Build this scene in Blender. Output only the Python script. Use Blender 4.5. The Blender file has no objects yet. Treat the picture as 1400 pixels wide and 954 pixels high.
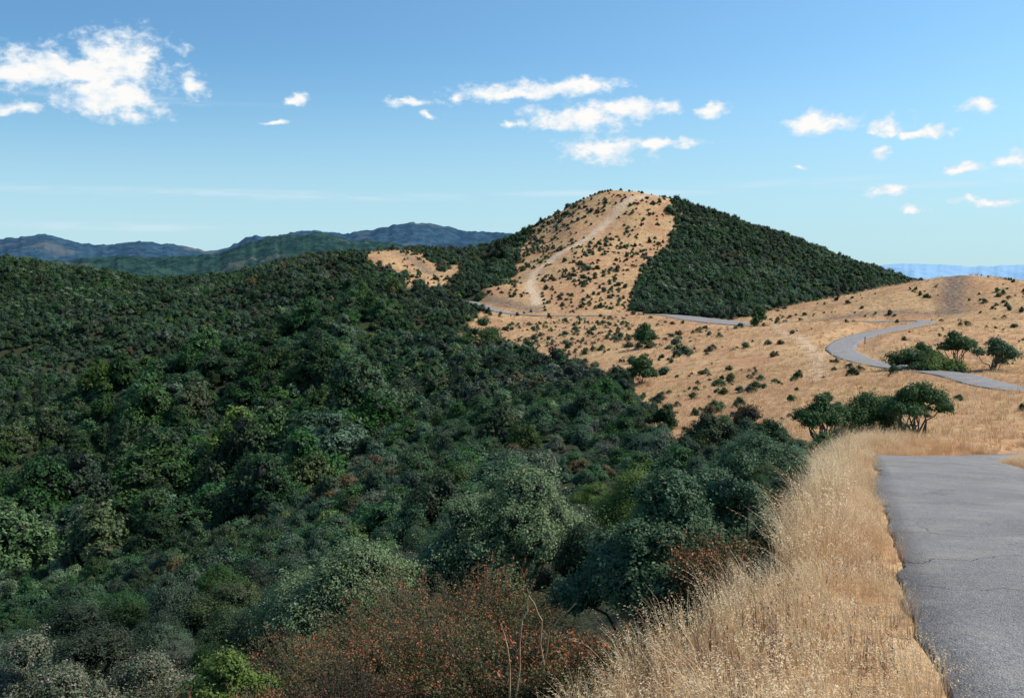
import bpy, math, numpy as np, random
from math import radians, sin, cos, atan, pi
rng = np.random.default_rng(7)
random.seed(7)
scene = bpy.context.scene
scene.view_settings.view_transform = 'Standard'
scene.view_settings.look = 'None'
scene.view_settings.exposure = 0

# ------------------------------------------------------------------ survey helpers
F = 1361.0
PITCH = math.atan(105 / F)
cp, sp = cos(PITCH), sin(PITCH)
def ray(u, v):
    a = (u - 700) / F; b = (477 - v) / F
    return np.array([a, cp + b * sp, -sp + b * cp])
def st(u, v, d):
    return ray(u, v) * d

# ------------------------------------------------------------------ numpy noise
def _h(ix, iy, s):
    h = (ix * 374761393 + iy * 668265263 + s * 974634777) & 0x7fffffff
    h = ((h ^ (h >> 13)) * 1274126177) & 0x7fffffff
    h = ((h ^ (h >> 16)) * 668265263) & 0x7fffffff
    return ((h ^ (h >> 15)) & 0xffffff) / float(0xffffff)
def vn(x, y, s=0):
    x = np.asarray(x, float); y = np.asarray(y, float)
    ix = np.floor(x).astype(np.int64); iy = np.floor(y).astype(np.int64)
    fx = x - ix; fy = y - iy
    fx = fx * fx * (3 - 2 * fx); fy = fy * fy * (3 - 2 * fy)
    a = _h(ix, iy, s); b = _h(ix + 1, iy, s); c = _h(ix, iy + 1, s); d = _h(ix + 1, iy + 1, s)
    return (a * (1 - fx) + b * fx) * (1 - fy) + (c * (1 - fx) + d * fx) * fy
def fbm(x, y, o=4, s=0):
    t = 0; a = 1; n = 0
    for i in range(o):
        t = t + a * (vn(x * 2**i + 17.3 * i, y * 2**i - 9.1 * i, s + i) - 0.5); n += a; a *= 0.5
    return t / n * 2
def ss(a, b, x):
    t = np.clip((x - a) / (b - a), 0, 1); return t * t * (3 - 2 * t)

# ------------------------------------------------------------------ terrain control stations (photo survey + estimated range)
S = [
 (-150,350,400),(0,358,400),(100,368,400),(200,379,400),(300,380,405),(380,365,400),(430,353,395),(470,348,392),(510,342,390),(545,346,385),(575,366,372),(592,388,350),
 (0,470,520),(200,470,520),(430,460,520),(560,450,500),
 (600,425,290),(500,425,310),(400,420,330),(300,425,340),(150,425,345),(0,425,350),(-150,425,350),
 (700,500,170),(600,500,190),(500,505,215),(400,505,240),(300,505,255),(200,505,270),(100,505,280),(0,505,285),(-150,505,290),
 (800,600,80),(700,600,92),(600,600,108),(500,600,130),(400,610,155),(300,610,175),(200,610,195),(100,610,205),(0,610,215),(-150,610,220),
 (800,540,118),(700,540,135),(600,550,145),
 (0,705,150),(200,710,132),(300,705,115),(400,705,92),(500,705,70),(600,710,50),(700,720,36),(800,720,28),(900,730,22),
 (-150,705,160),(-150,805,110),(0,810,100),(100,815,85),(200,820,66),(300,830,44),(400,830,30),(500,850,20),(600,850,16),(700,850,14),(800,850,12.5),(880,895,10.0),
 (1000,740,17),(1000,675,33),(900,665,42),(780,655,50),(1060,725,15.5),
 (0,960,22),(200,960,16),(400,960,12),(600,960,9.5),(800,960,7.2),(-150,960,26),
 (1080,770,9.3),(1000,850,6.4),(1100,880,5.2),(1000,954,4.8),(1150,655,26),(1110,690,17.5),
 (1180,618,38),(1110,618,44),
 (1080,500,118),(1000,482,142),(900,472,168),(800,462,205),(720,452,235),(650,450,250),(1000,555,90),(950,610,66),(900,605,74),(880,540,112),(1050,595,56),
 (1150,566,64),(1210,532,84),(1300,600,42),(1300,562,60),(1380,560,58),(1100,455,165),(1040,452,178),(1150,441,180),(1080,443,185),(1200,443,176),
 (1010,450,198),(900,444,218),(1300,480,125),(1240,478,130),(1380,490,115),(1350,460,150),(1400,440,180),
 (1080,436,228),(1130,420,232),(1200,399,237),(1260,382,242),(1300,377,245),(1350,378,245),(1400,384,240),(1480,395,235),(1300,425,216),(1400,415,212),(1200,428,216),
 (1200,440,300),(1300,430,300),(1400,430,300),
 (850,262,420),(825,265,420),(800,277,418),(765,298,414),(740,318,410),(700,338,402),(660,352,392),(625,368,372),(605,382,355),
 (880,265,421),(920,276,425),(960,287,430),(1020,308,435),(1080,329,440),(1150,354,442),(1230,386,445),(1300,410,450),
 (850,330,385),(800,325,388),(760,365,345),(740,395,320),(700,400,316),(800,400,312),(830,420,292),(870,425,287),(880,380,330),(925,320,396),(920,390,330),
 (1000,380,350),(1000,428,295),(1100,405,360),(1100,430,300),(950,425,285),(960,340,385),(650,390,350),(620,402,328),(680,365,378),
 (640,424,300),
 (850,400,560),(1000,420,560),(1150,440,560),(700,420,540),(1300,450,560),(600,440,560),
 (-100,520,800),(300,500,800),(700,480,800),(1100,470,800),(1400,470,800),
]
pts = np.array([st(*s) for s in S])
road_c = [(-4.0,-22,1.6),(-1.5,-10,0.2),(1.15,-3,-0.85),(3.36,3.2,-1.65),(5.42,9.2,-2.55),(8.2,16.8,-3.7),(10.95,24.5,-4.85),(12.75,29.6,-5.6),(15.0,34.0,-6.5),(19.5,38.5,-7.4),(28,42,-8.0),(42,45,-8.3),(54,52,-8.5),(57,62,-8.6),(50,70,-8.65)]
road_c = [np.array(p, float) for p in road_c]
road_c += [st(*s) for s in [(1400,532,77),(1300,511,93),(1215,500,107),(1165,488,121),(1150,474,137),(1175,460,155),(1225,449,175),(1262,442,192),(1262,438.5,205),(1220,438.5,211),(1150,440,211),(1080,442,213),(1025,444,218),(962,437,240),(900,430,266),(810,431.5,277),(740,431,284),(690,427,293),(655,416,306),(640,412,318)]]
road_c = np.array(road_c)
WIDE = st(970, 438, 238)
def catmull(P, step=0.5):
    out = []
    P = np.vstack([2*P[0]-P[1], P, 2*P[-1]-P[-2]])
    for i in range(1, len(P)-2):
        p0,p1,p2,p3 = P[i-1],P[i],P[i+1],P[i+2]
        n = max(2, int(np.linalg.norm(p2-p1)/step))
        t = np.linspace(0,1,n,endpoint=False)[:,None]
        out.append(0.5*((2*p1)+(-p0+p2)*t+(2*p0-5*p1+4*p2-p3)*t**2+(-p0+3*p1-3*p2+p3)*t**3))
    out.append(P[-2][None])
    return np.vstack(out)
def widen(P):
    return 3.2*np.exp(-((P[:,0]-WIDE[0])**2+(P[:,1]-WIDE[1])**2)/22.0**2)
ROAD = catmull(road_c, 0.5)
HW = 1.87
extra = []
for th, vals in {0.85:[-1.75,-2.3,-6.5,-14,-45,-110], 1.3:[-1.7,-1.6,-4.5,-16,-50,-110], 2.0:[-1.65,-1.0,-3,-12,-45,-100],
                 -0.75:[-2.1,-5.2,-15,-40,-28,-90], -1.2:[-2.3,-5.5,-17,-50,-60,-100], -2.0:[-2.0,-4.0,-12,-38,-60,-100],
                 3.05:[-1.55,-0.6,0.5,0,-20,-80], -3.05:[-1.55,-0.7,0.3,0,-20,-80]}.items():
    for r, z in zip([3,10,30,100,300,900], vals):
        extra.append((r*sin(th), r*cos(th), z))
for th in np.linspace(-pi, pi, 9):
    extra.append((1.4*sin(th), 1.4*cos(th), -1.65))
    extra.append((2500*sin(th), 2500*cos(th), -180.))
rs = ROAD[::24]
rs = rs[np.hypot(rs[:,0], rs[:,1]) > 2.5]
C = np.vstack([pts, np.array(extra), rs])
def tocoord(x, y):
    r = np.maximum(np.hypot(x, y), 1.4)
    return np.arctan2(x, y), np.log(r), r
cth, clr, cr = tocoord(C[:,0], C[:,1])
cs = C[:,2] / cr
def K(d2): return 0.5 * d2 * np.log(d2 + 1e-12)
D2 = (cth[:,None]-cth[None])**2 + (clr[:,None]-clr[None])**2
n = len(C)
A = np.zeros((n+3, n+3)); A[:n,:n] = K(D2) + np.eye(n)*2e-4
A[:n,n] = 1; A[:n,n+1] = cth; A[:n,n+2] = clr; A[n:,:n] = A[:n,n:].T
W = np.linalg.solve(A, np.concatenate([cs, [0,0,0]]))
def base_h(x, y):
    th, lr, r = tocoord(x, y)
    out = np.empty(len(th))
    for i in range(0, len(th), 40000):
        s = slice(i, i+40000)
        d2 = (th[s,None]-cth[None])**2 + (lr[s,None]-clr[None])**2
        out[s] = K(d2) @ W[:n] + W[n] + W[n+1]*th[s] + W[n+2]*lr[s]
    z = out * r
    w = ss(700, 1500, r)
    return z*(1-w) + w*(-150 - 0.004*r)
RD = ROAD[::2]; RDW = widen(RD)
def road_near(x, y):
    dist = np.full(len(x), 1e3); zr = np.zeros(len(x))
    R = np.hypot(x, y)
    idx = np.where(R < 420)[0]
    for i in range(0, len(idx), 20000):
        k = idx[i:i+20000]
        d2 = (x[k,None]-RD[None,:,0])**2 + (y[k,None]-RD[None,:,1])**2
        m = d2.argmin(1)
        m2 = np.clip(m, 1, len(RD)-2)
        t = RD[m2+1]-RD[m2-1]; L2 = (t[:,:2]**2).sum(1)
        s = ((x[k]-RD[m2,0])*t[:,0] + (y[k]-RD[m2,1])*t[:,1]) / L2
        s = np.clip(s, -0.5, 0.5)
        px = RD[m2,0]+t[:,0]*s; py = RD[m2,1]+t[:,1]*s
        dist[k] = np.hypot(x[k]-px, y[k]-py) - RDW[m2]
        zr[k] = RD[m2,2] + t[:,2]*s
    return dist, zr
def height(x, y):
    x = np.asarray(x, float); y = np.asarray(y, float)
    r = np.hypot(x, y)
    z = base_h(x, y)
    far = ss(60, 200, r)
    left = ss(20, -40, x)
    hill = ss(300, 340, r)*ss(-30, 0, x)
    z = z + far*(fbm(x/42, y/42, 4, 3)*(1.5+1.8*left)) - far*left*np.abs(fbm((x+y*0.25)/75, (y-x*0.35)/34, 3, 13))*13.0*ss(410, 330, r) + far*left*3.0*ss(410, 330, r)
    z = z + hill*fbm(x/13, y/13, 3, 31)*1.3
    z = z + ss(5, 40, r)*fbm(x/7, y/7, 3, 11)*0.18 + fbm(x/1.6, y/1.6, 3, 21)*0.05
    z = z + ss(1000, 2500, r)*fbm(x/500, y/500, 4, 5)*20
    d, zr = road_near(x, y)
    w = 1 - ss(HW+0.35, HW+1.6+r*0.012, d)
    low = 0.04 + np.minimum(r*0.0006, 0.1)
    return z*(1-w) + (zr-low)*w, d
def drape(uvs):
    out = []
    T = np.geomspace(1.6, 480, 420)
    for p in uvs:
        if len(p) == 3:
            out.append(st(*p)); continue
        dv = ray(*p); P = dv[None]*T[:,None]
        g = base_h(P[:,0], P[:,1]) - P[:,2]
        k = np.where(g > 0)[0]
        i = k[0] if len(k) else g.argmax()
        out.append(P[i])
    return np.array(out)
def inpoly(px, py, V):
    r = np.zeros(len(px), bool)
    j = len(V)-1
    for i in range(len(V)):
        c = ((V[i,1] > py) != (V[j,1] > py)) & (px < (V[j,0]-V[i,0])*(py-V[i,1])/(V[j,1]-V[i,1]+1e-12)+V[i,0])
        r ^= c; j = i
    return r
def lp(P):
    th, lr, _ = tocoord(P[:,0], P[:,1]); return np.stack([th, lr], 1)
G1 = lp(drape([(612,480,215),(635,452,245),(645,430,285),(690,424,298),(760,428,290),(865,429,285),(890,426,268),(1010,437,240),(1078,434,262),(1150,430,275),(1300,420,290),(1500,420,290),
      (1700,480,120),(1800,800,9),(1500,1400,1.5),(900,1400,1.6),(760,1060,4.6),(860,985,5.2),(960,940,5.7),(1035,880,6.5),(1085,825,7.8),(1118,770,10),(1112,700,16),(1125,650,26),(1150,610,44),(1070,593,54),(1000,611,62),(940,617),(900,590),(875,562),(850,525),(760,502),(690,482)]))
G2 = lp(drape([(636,420,300),(648,408,312),(668,390,330),(690,372,355),(705,352,385),(725,334,420),(752,308,438),(790,280,448),(825,262,450),(852,256,455),(925,266,450),(928,310,404),(918,345,380),(890,372),(872,400),(866,432,284),(750,432,284),(690,428,293)]))
G3 = lp(drape([(478,352,390),(490,336,418),(560,340,416),(585,355,395),(600,370,368),(628,352,390),(642,352,378),(632,370,362),(612,392,342),(590,400,330),(555,388,346),(515,378,362)]))
G4 = lp(drape([(1700,1200,3),(1500,850,5),(1450,400,300),(3000,400,100),(9000,1200,3)]))
PATCH = [lp(drape(q)) for q in [
   [(775,352,365),(812,335,380),(850,358,365),(862,392,325),(835,408,300),(785,392,318)],
   [(862,290,412),(905,282,420),(915,300,412),(900,318,398),(872,312,400)],
   [(680,376,345),(705,350,385),(725,332,420),(752,306,438),(790,280,448),(825,262,450),(838,275,420),(812,300,402),(785,322,390),(755,345,362)]]]
TREES = lp(drape([(590,395),(500,470),(545,560),(535,620),(430,690),(330,740),(100,790),(-150,800),(-150,640),(0,640),(120,560),(250,500),(380,450),(480,405)]))
TREES2 = lp(drape([(625,395,330),(645,375,368),(690,340,402),(700,340,405),(685,362,372),(650,388,345),(640,402,325)]))
TRAILS = [(catmull(drape([(735,415),(725,385),(750,360),(800,330),(835,300),(862,275),(885,266,420)]), 3.0), 2.0),
          (catmull(drape([(1060,452),(1110,480),(1120,520)]), 3.0), 1.0)]
CUTS = [(catmull(drape([(640,412,312),(668,410,312),(700,418,303),(735,426,296)]), 2.0), 2.8),
        (catmull(drape([(1085,436.5,223),(1150,434,220),(1220,432,219),(1285,434,215)]), 2.0), 2.4),
        (catmull(drape([(545,346,388),(570,356,380),(590,372,362)]), 3.0), 3.0),
        (catmull(drape([(1300,432,215),(1303,410,224),(1306,392,235),(1308,377,247)]), 3.0), 3.6)]
def linedist(x, y, L):
    d = np.full(len(x), 1e3)
    for i in range(0, len(x), 60000):
        s = slice(i, i+60000)
        d[s] = np.sqrt(((x[s,None]-L[None,:,0])**2 + (y[s,None]-L[None,:,1])**2).min(1))
    return d
def cover(x, y, jit=1.0):
    th, lr, r = tocoord(x, y)
    g = np.zeros(len(x))
    for k in range(2):
        a = th + jit*0.016*fbm(th*60, lr*30, 4, 40+k*9)*ss(20, 60, r)
        b = lr + jit*0.05*fbm(th*60+50, lr*30, 4, 60+k*9)
        q = inpoly(a, b, G1) | inpoly(a, b, G2) | inpoly(a, b, G3) | inpoly(a, b, G4)
        g += q*0.5
    return g
def patchy(x, y):
    th, lr, r = tocoord(x, y); q = np.zeros(len(x), bool)
    a = th + 0.01*fbm(th*80, lr*40, 3, 44); b = lr + 0.04*fbm(th*80, lr*40, 3, 45)
    for P in PATCH: q |= inpoly(a, b, P)
    return q
def bare(x, y):
    b = np.zeros(len(x))
    for L, w in TRAILS:
        b = np.maximum(b, np.exp(-(linedist(x, y, L)/w)**2))
    c = np.zeros(len(x))
    for L, w in CUTS:
        c = np.maximum(c, np.exp(-(linedist(x, y, L)/w)**2))
    return b, c

# ------------------------------------------------------------------ mesh util
def link(ob, parent=None):
    scene.collection.objects.link(ob)
    if parent: ob.parent = parent
    return ob
def quadmesh(name, V, Q, mats, midx=None, tone=None, smooth=False):
    me = bpy.data.meshes.new(name)
    V = np.asarray(V, np.float32); Q = np.asarray(Q, np.int32)
    me.vertices.add(len(V)); me.vertices.foreach_set('co', V.ravel())
    me.loops.add(Q.size); me.loops.foreach_set('vertex_index', Q.ravel())
    me.polygons.add(len(Q)); me.polygons.foreach_set('loop_start', np.arange(0, Q.size, 4, dtype=np.int32))
    for m in mats: me.materials.append(m)
    if midx is not None: me.polygons.foreach_set('material_index', np.asarray(midx, np.int32))
    me.update(calc_edges=True)
    if smooth: me.polygons.foreach_set('use_smooth', np.ones(len(Q), bool))
    if tone is not None:
        a = me.attributes.new('tone', 'FLOAT', 'FACE'); a.data.foreach_set('value', np.asarray(tone, np.float32))
    me.validate()
    return me

# ------------------------------------------------------------------ materials
def newmat(name):
    m = bpy.data.materials.new(name); m.use_nodes = True
    nt = m.node_tree; nt.nodes.clear()
    out = nt.nodes.new('ShaderNodeOutputMaterial')
    return m, nt, out
class NB:
    def __init__(s, nt): s.nt = nt
    def n(s, t, **k):
        nd = s.nt.nodes.new(t)
        for a, b in k.items(): setattr(nd, a, b)
        return nd
    def put(s, sock, v):
        if isinstance(v, bpy.types.NodeSocket): s.nt.links.new(v, sock)
        else:
            if isinstance(v, (tuple, list)) and len(v) == 3 and sock.type == 'RGBA': v = (*v, 1)
            sock.default_value = v
    def math(s, op, a, b=None, c=None, clamp=False):
        nd = s.n('ShaderNodeMath', operation=op); nd.use_clamp = clamp
        s.put(nd.inputs[0], a)
        if b is not None: s.put(nd.inputs[1], b)
        if c is not None: s.put(nd.inputs[2], c)
        return nd.outputs[0]
    def vm(s, op, a, b=None):
        nd = s.n('ShaderNodeVectorMath', operation=op)
        s.put(nd.inputs[0], a)
        if b is not None: s.put(nd.inputs[1], b)
        return nd.outputs['Value'] if op in ('LENGTH', 'DOT_PRODUCT') else nd.outputs[0]
    def mix(s, f, a, b, bt='MIX'):
        nd = s.n('ShaderNodeMix', data_type='RGBA', blend_type=bt)
        s.put(nd.inputs[0], f); s.put(nd.inputs[6], a); s.put(nd.inputs[7], b)
        return nd.outputs[2]
    def noise(s, vec, scale, detail=4, rough=0.55, dist=0.0):
        nd = s.n('ShaderNodeTexNoise'); s.put(nd.inputs['Vector'], vec)
        nd.inputs['Scale'].default_value = scale; nd.inputs['Detail'].default_value = detail
        nd.inputs['Roughness'].default_value = rough; nd.inputs['Distortion'].default_value = dist
        return nd.outputs[0]
    def mr(s, v, a, b, c=0.0, d=1.0, smooth=True):
        nd = s.n('ShaderNodeMapRange'); nd.interpolation_type = 'SMOOTHSTEP' if smooth else 'LINEAR'
        s.put(nd.inputs[0], v)
        for i, q in enumerate((a, b, c, d)): nd.inputs[i+1].default_value = q
        return nd.outputs[0]
    def attr(s, name):
        nd = s.n('ShaderNodeAttribute'); nd.attribute_name = name; return nd.outputs['Fac']
    def bump(s, h, strength, dist):
        nd = s.n('ShaderNodeBump'); nd.inputs['Strength'].default_value = strength; nd.inputs['Distance'].default_value = dist
        s.put(nd.inputs['Height'], h); return nd.outputs[0]

def leafmat(name, dark, light, accent=None, acc_amt=0.0, trans=0.25, rough=0.6, vary=True, straw=False, huev=(0.475,0.52)):
    m, nt, out = newmat(name); b = NB(nt)
    tone = b.attr('tone')
    col = b.mix(tone, dark, light)
    if accent: 
        col = b.mix(b.mr(tone, 1-acc_amt-0.03, 1-acc_amt+0.03), col, accent)
    geo = b.n('ShaderNodeNewGeometry')
    if straw:
        pn = b.noise(geo.outputs['Position'], 0.9, 3)
        col = b.mix(b.mr(pn, 0.42, 0.68, 0, 0.7), col, (0.48,0.25,0.115))
        pn2 = b.noise(geo.outputs['Position'], 2.7, 2)
        col = b.mix(b.mr(pn2, 0.5, 0.75, 0, 0.5), col, (0.96,0.82,0.56))
    res = col
    if vary:
        oi = b.n('ShaderNodeObjectInfo')
        big = b.noise(geo.outputs['Position'], 0.035, 2)
        val = b.math('ADD', b.mr(oi.outputs['Random'], 0, 1, 0.5, 1.45, False), b.mr(big, 0.3, 0.7, -0.3, 0.3, False))
        hs = b.n('ShaderNodeHueSaturation'); b.put(hs.inputs['Color'], col)
        b.put(hs.inputs['Value'], val)
        r2 = b.math('FRACT', b.math('MULTIPLY', oi.outputs['Random'], 17.31))
        b.put(hs.inputs['Hue'], b.mr(r2, 0, 1, huev[0], huev[1], False))
        b.put(hs.inputs['Saturation'], b.mr(b.math('FRACT', b.math('MULTIPLY', oi.outputs['Random'], 7.7)), 0, 1, 0.75, 1.12, False))
        res = hs.outputs[0]
    pr = b.n('ShaderNodeBsdfPrincipled'); b.put(pr.inputs['Base Color'], res); pr.inputs['Roughness'].default_value = rough
    pr.inputs['Specular IOR Level'].default_value = 0.2
    tr = b.n('ShaderNodeBsdfTranslucent'); b.put(tr.inputs[0], res)
    mx = b.n('ShaderNodeMixShader'); mx.inputs[0].default_value = trans
    nt.links.new(pr.outputs[0], mx.inputs[1]); nt.links.new(tr.outputs[0], mx.inputs[2]); nt.links.new(mx.outputs[0], out.inputs[0])
    return m
def plainmat(name, c1, c2, scale=6, rough=0.85, bump=0.3):
    m, nt, out = newmat(name); b = NB(nt)
    geo = b.n('ShaderNodeNewGeometry')
    nz = b.noise(geo.outputs['Position'], scale, 3)
    pr = b.n('ShaderNodeBsdfPrincipled'); b.put(pr.inputs['Base Color'], b.mix(b.mr(nz, .35, .65), c1, c2)); pr.inputs['Roughness'].default_value = rough
    b.put(pr.inputs['Normal'], b.bump(nz, bump, 0.05))
    nt.links.new(pr.outputs[0], out.inputs[0]); return m

M_dark  = leafmat('oak_leaves', (0.018,0.054,0.017), (0.064,0.148,0.036))
M_teal  = leafmat('manzanita_leaves', (0.026,0.066,0.032), (0.100,0.180,0.085))
M_olive = leafmat('coyote_brush_leaves', (0.045,0.088,0.020), (0.13,0.21,0.05))
M_brown = leafmat('dry_brush_twigs', (0.07,0.062,0.025), (0.18,0.14,0.06), accent=(0.42,0.14,0.06), acc_amt=0.14, huev=(0.49,0.515))
M_grey  = leafmat('sagebrush_leaves', (0.06,0.08,0.05), (0.19,0.22,0.14), accent=(0.34,0.22,0.18), acc_amt=0.10)
M_light = leafmat('ceanothus_leaves', (0.05,0.10,0.035), (0.21,0.29,0.14), accent=(0.42,0.22,0.14), acc_amt=0.04)
N_dark  = leafmat('toyon_leaves', (0.020,0.055,0.018), (0.085,0.165,0.045), vary=False)
N_teal  = leafmat('greyleaf_manzanita_leaves', (0.028,0.066,0.030), (0.125,0.205,0.100), vary=False)
N_light = leafmat('pale_ceanothus_leaves', (0.05,0.095,0.035), (0.27,0.35,0.17), accent=(0.45,0.25,0.17), acc_amt=0.05, vary=False)
N_grey  = leafmat('flowering_sage_leaves', (0.06,0.08,0.045), (0.24,0.26,0.16), accent=(0.48,0.30,0.26), acc_amt=0.14, vary=False)
N_olive = leafmat('bright_coyote_brush_leaves', (0.05,0.095,0.02), (0.20,0.28,0.06), vary=False)
N_brown = leafmat('buckwheat_twigs', (0.075,0.072,0.028), (0.20,0.17,0.075), accent=(0.52,0.15,0.06), acc_amt=0.14, vary=False)
N_twig  = leafmat('olive_brush_twigs', (0.07,0.075,0.028), (0.20,0.19,0.08), accent=(0.42,0.15,0.07), acc_amt=0.04, vary=False)
M_core  = plainmat('dark_filler_core', (0.012,0.014,0.008), (0.03,0.028,0.018))  # near-black filler inside crowns, inner shade painted in, added to block light gaps
M_bark  = plainmat('bark', (0.06,0.045,0.035), (0.16,0.12,0.09), 12)
M_stalk = plainmat('dry_stalk', (0.35,0.24,0.12), (0.55,0.40,0.22), 12)
M_straw = leafmat('dry_grass_blades', (0.50,0.30,0.135), (0.92,0.74,0.46), trans=0.3, rough=0.6, vary=False, straw=True)
M_straw2 = leafmat('dry_flower_stalks', (0.16,0.085,0.06), (0.34,0.19,0.13), trans=0.1)

# ------------------------------------------------------------------ foliage generators
def cubesphere(k=3):
    V = []; Q = []
    for ax in range(3):
        for sg in (-1, 1):
            o = len(V)
            for i in range(k+1):
                for j in range(k+1):
                    a = math.tan((2*i/k-1)*pi/4); b_ = math.tan((2*j/k-1)*pi/4)
                    v = [0,0,0]; v[ax] = sg; v[(ax+1)%3] = a*sg; v[(ax+2)%3] = b_
                    l = math.sqrt(a*a+b_*b_+1); V.append([c/l for c in v])
            for i in range(k):
                for j in range(k):
                    Q.append([o+i*(k+1)+j, o+(i+1)*(k+1)+j, o+(i+1)*(k+1)+j+1, o+i*(k+1)+j+1])
    return np.array(V), np.array(Q)
CSV, CSQ = cubesphere(3)
def limb(p0, p1, r0, r1, segs=4, sides=5, wob=0.06, g=None):
    V = []; Q = []
    p0 = np.array(p0, float); p1 = np.array(p1, float); L = np.linalg.norm(p1-p0)
    for i in range(segs+1):
        t = i/segs
        c = p0*(1-t)+p1*t + (g.normal(0, wob*L, 3) if 0 < i < segs else 0)
        r = r0*(1-t)+r1*t
        d = (p1-p0)/max(L, 1e-6); a = np.cross(d, [0.3,0.9,0.1]); a /= np.linalg.norm(a); b_ = np.cross(d, a)
        for k in range(sides):
            V.append(c + r*(cos(2*pi*k/sides)*a + sin(2*pi*k/sides)*b_))
    for i in range(segs):
        for k in range(sides):
            Q.append([i*sides+k, i*sides+(k+1)%sides, (i+1)*sides+(k+1)%sides, (i+1)*sides+k])
    return np.array(V), np.array(Q)
def foliage(name, seed, mat, rx=1.0, ry=1.0, H=1.2, lobes=8, lr=(0.35,0.55), tips=120, per=8, leaf=0.1, spread=0.1, zmin=0.25, core=0.72, stems=False, trunk=0.0, aspect=0.55, up=0.35, sprigs=0.15):
    g = np.random.default_rng(seed)
    cen = []; rad = []
    for i in range(lobes):
        a = g.uniform(0, 2*pi); q = math.sqrt(g.uniform(0, 1))
        rr = g.uniform(*lr)
        zt = zmin + (1-zmin)*(1-0.75*q**2)*g.uniform(0.55, 1.0)
        if i == 0: q = 0.2; zt = 1.0
        cen.append([rx*max(0, 1-rr*0.8)*q*cos(a), ry*max(0, 1-rr*0.8)*q*sin(a), zt*H - rr*min(rx,ry,H)*0.8]); rad.append(rr*min(rx, ry)*1.0)
    cen = np.array(cen); rad = np.array(rad)
    N = tips*3
    li = g.choice(lobes, N, p=rad**2/np.sum(rad**2))
    d = g.normal(size=(N,3)); d /= np.linalg.norm(d, axis=1)[:,None]
    d[:,2] = np.where(d[:,2] < -0.35, -d[:,2], d[:,2])
    rs_ = rad[li]*(0.82 + 0.22*g.random(N) + sprigs*(g.random(N) < 0.15)*g.random(N)*2.5)
    sq = np.array([1,1,0.8])
    P = cen[li] + d*rs_[:,None]*sq
    ok = np.ones(N, bool)
    for k in range(lobes):
        dd = np.linalg.norm((P-cen[k])/sq, axis=1)
        ok &= ~((dd < rad[k]*0.78) & (li != k))
    ok &= P[:,2] > 0.02
    P = P[ok][:tips]; d = d[ok][:tips]; lt = g.random(len(P))
    n_ = len(P)*per
    T = np.repeat(np.arange(len(P)), per)
    pos = P[T] + g.normal(0, spread*0.6, (n_,3)) + d[T]*g.normal(0, spread*0.5, n_)[:,None]
    pos[:,2] = np.maximum(pos[:,2], 0.01)
    nr = d[T]*0.9 + g.normal(0, 0.45, (n_,3)) + np.array([0,0,up]); nr /= np.linalg.norm(nr, axis=1)[:,None]
    t1 = np.cross(nr, g.normal(size=(n_,3))); t1 /= np.linalg.norm(t1, axis=1)[:,None]
    t2 = np.cross(nr, t1)
    L = leaf*g.uniform(0.6, 1.3, n_)[:,None]
    V = np.stack([pos-t1*L*0.5, pos+t2*L*0.5*aspect-nr*L*0.08, pos+t1*L*0.5, pos-t2*L*0.5*aspect-nr*L*0.08], 1).reshape(-1,3)
    Q = np.arange(n_*4).reshape(-1,4)
    tone = np.clip(0.55*lt[T] + 0.45*g.random(n_), 0, 1)
    Vs=[V]; Qs=[Q]; Ms=[np.zeros(n_)]; Ts=[tone]; o=len(V)
    def add(v, q, m):
        nonlocal o
        Vs.append(v); Qs.append(q+o); Ms.append(np.full(len(q), m)); Ts.append(np.full(len(q), 0.5)); o += len(v)
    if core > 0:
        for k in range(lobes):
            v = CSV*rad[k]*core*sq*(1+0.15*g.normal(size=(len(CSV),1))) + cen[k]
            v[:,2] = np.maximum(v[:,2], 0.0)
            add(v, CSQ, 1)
    if stems or trunk > 0:
        base = np.array([0,0,-0.2])
        tr = trunk if trunk > 0 else 0.03
        for k in range(lobes):
            v, q = limb(base+g.normal(0, tr, 3)*[1,1,0], cen[k], tr*0.9, tr*0.35, g=g); add(v, q, 2)
            for _ in range(4):
                dd = g.normal(size=3); dd /= np.linalg.norm(dd)
                v, q = limb(cen[k], cen[k]+dd*rad[k]*0.95, tr*0.35, tr*0.08, 3, 4, g=g); add(v, q, 2)
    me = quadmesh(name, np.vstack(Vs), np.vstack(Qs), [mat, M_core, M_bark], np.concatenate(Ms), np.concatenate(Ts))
    return bpy.data.objects.new(name, me)
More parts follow.
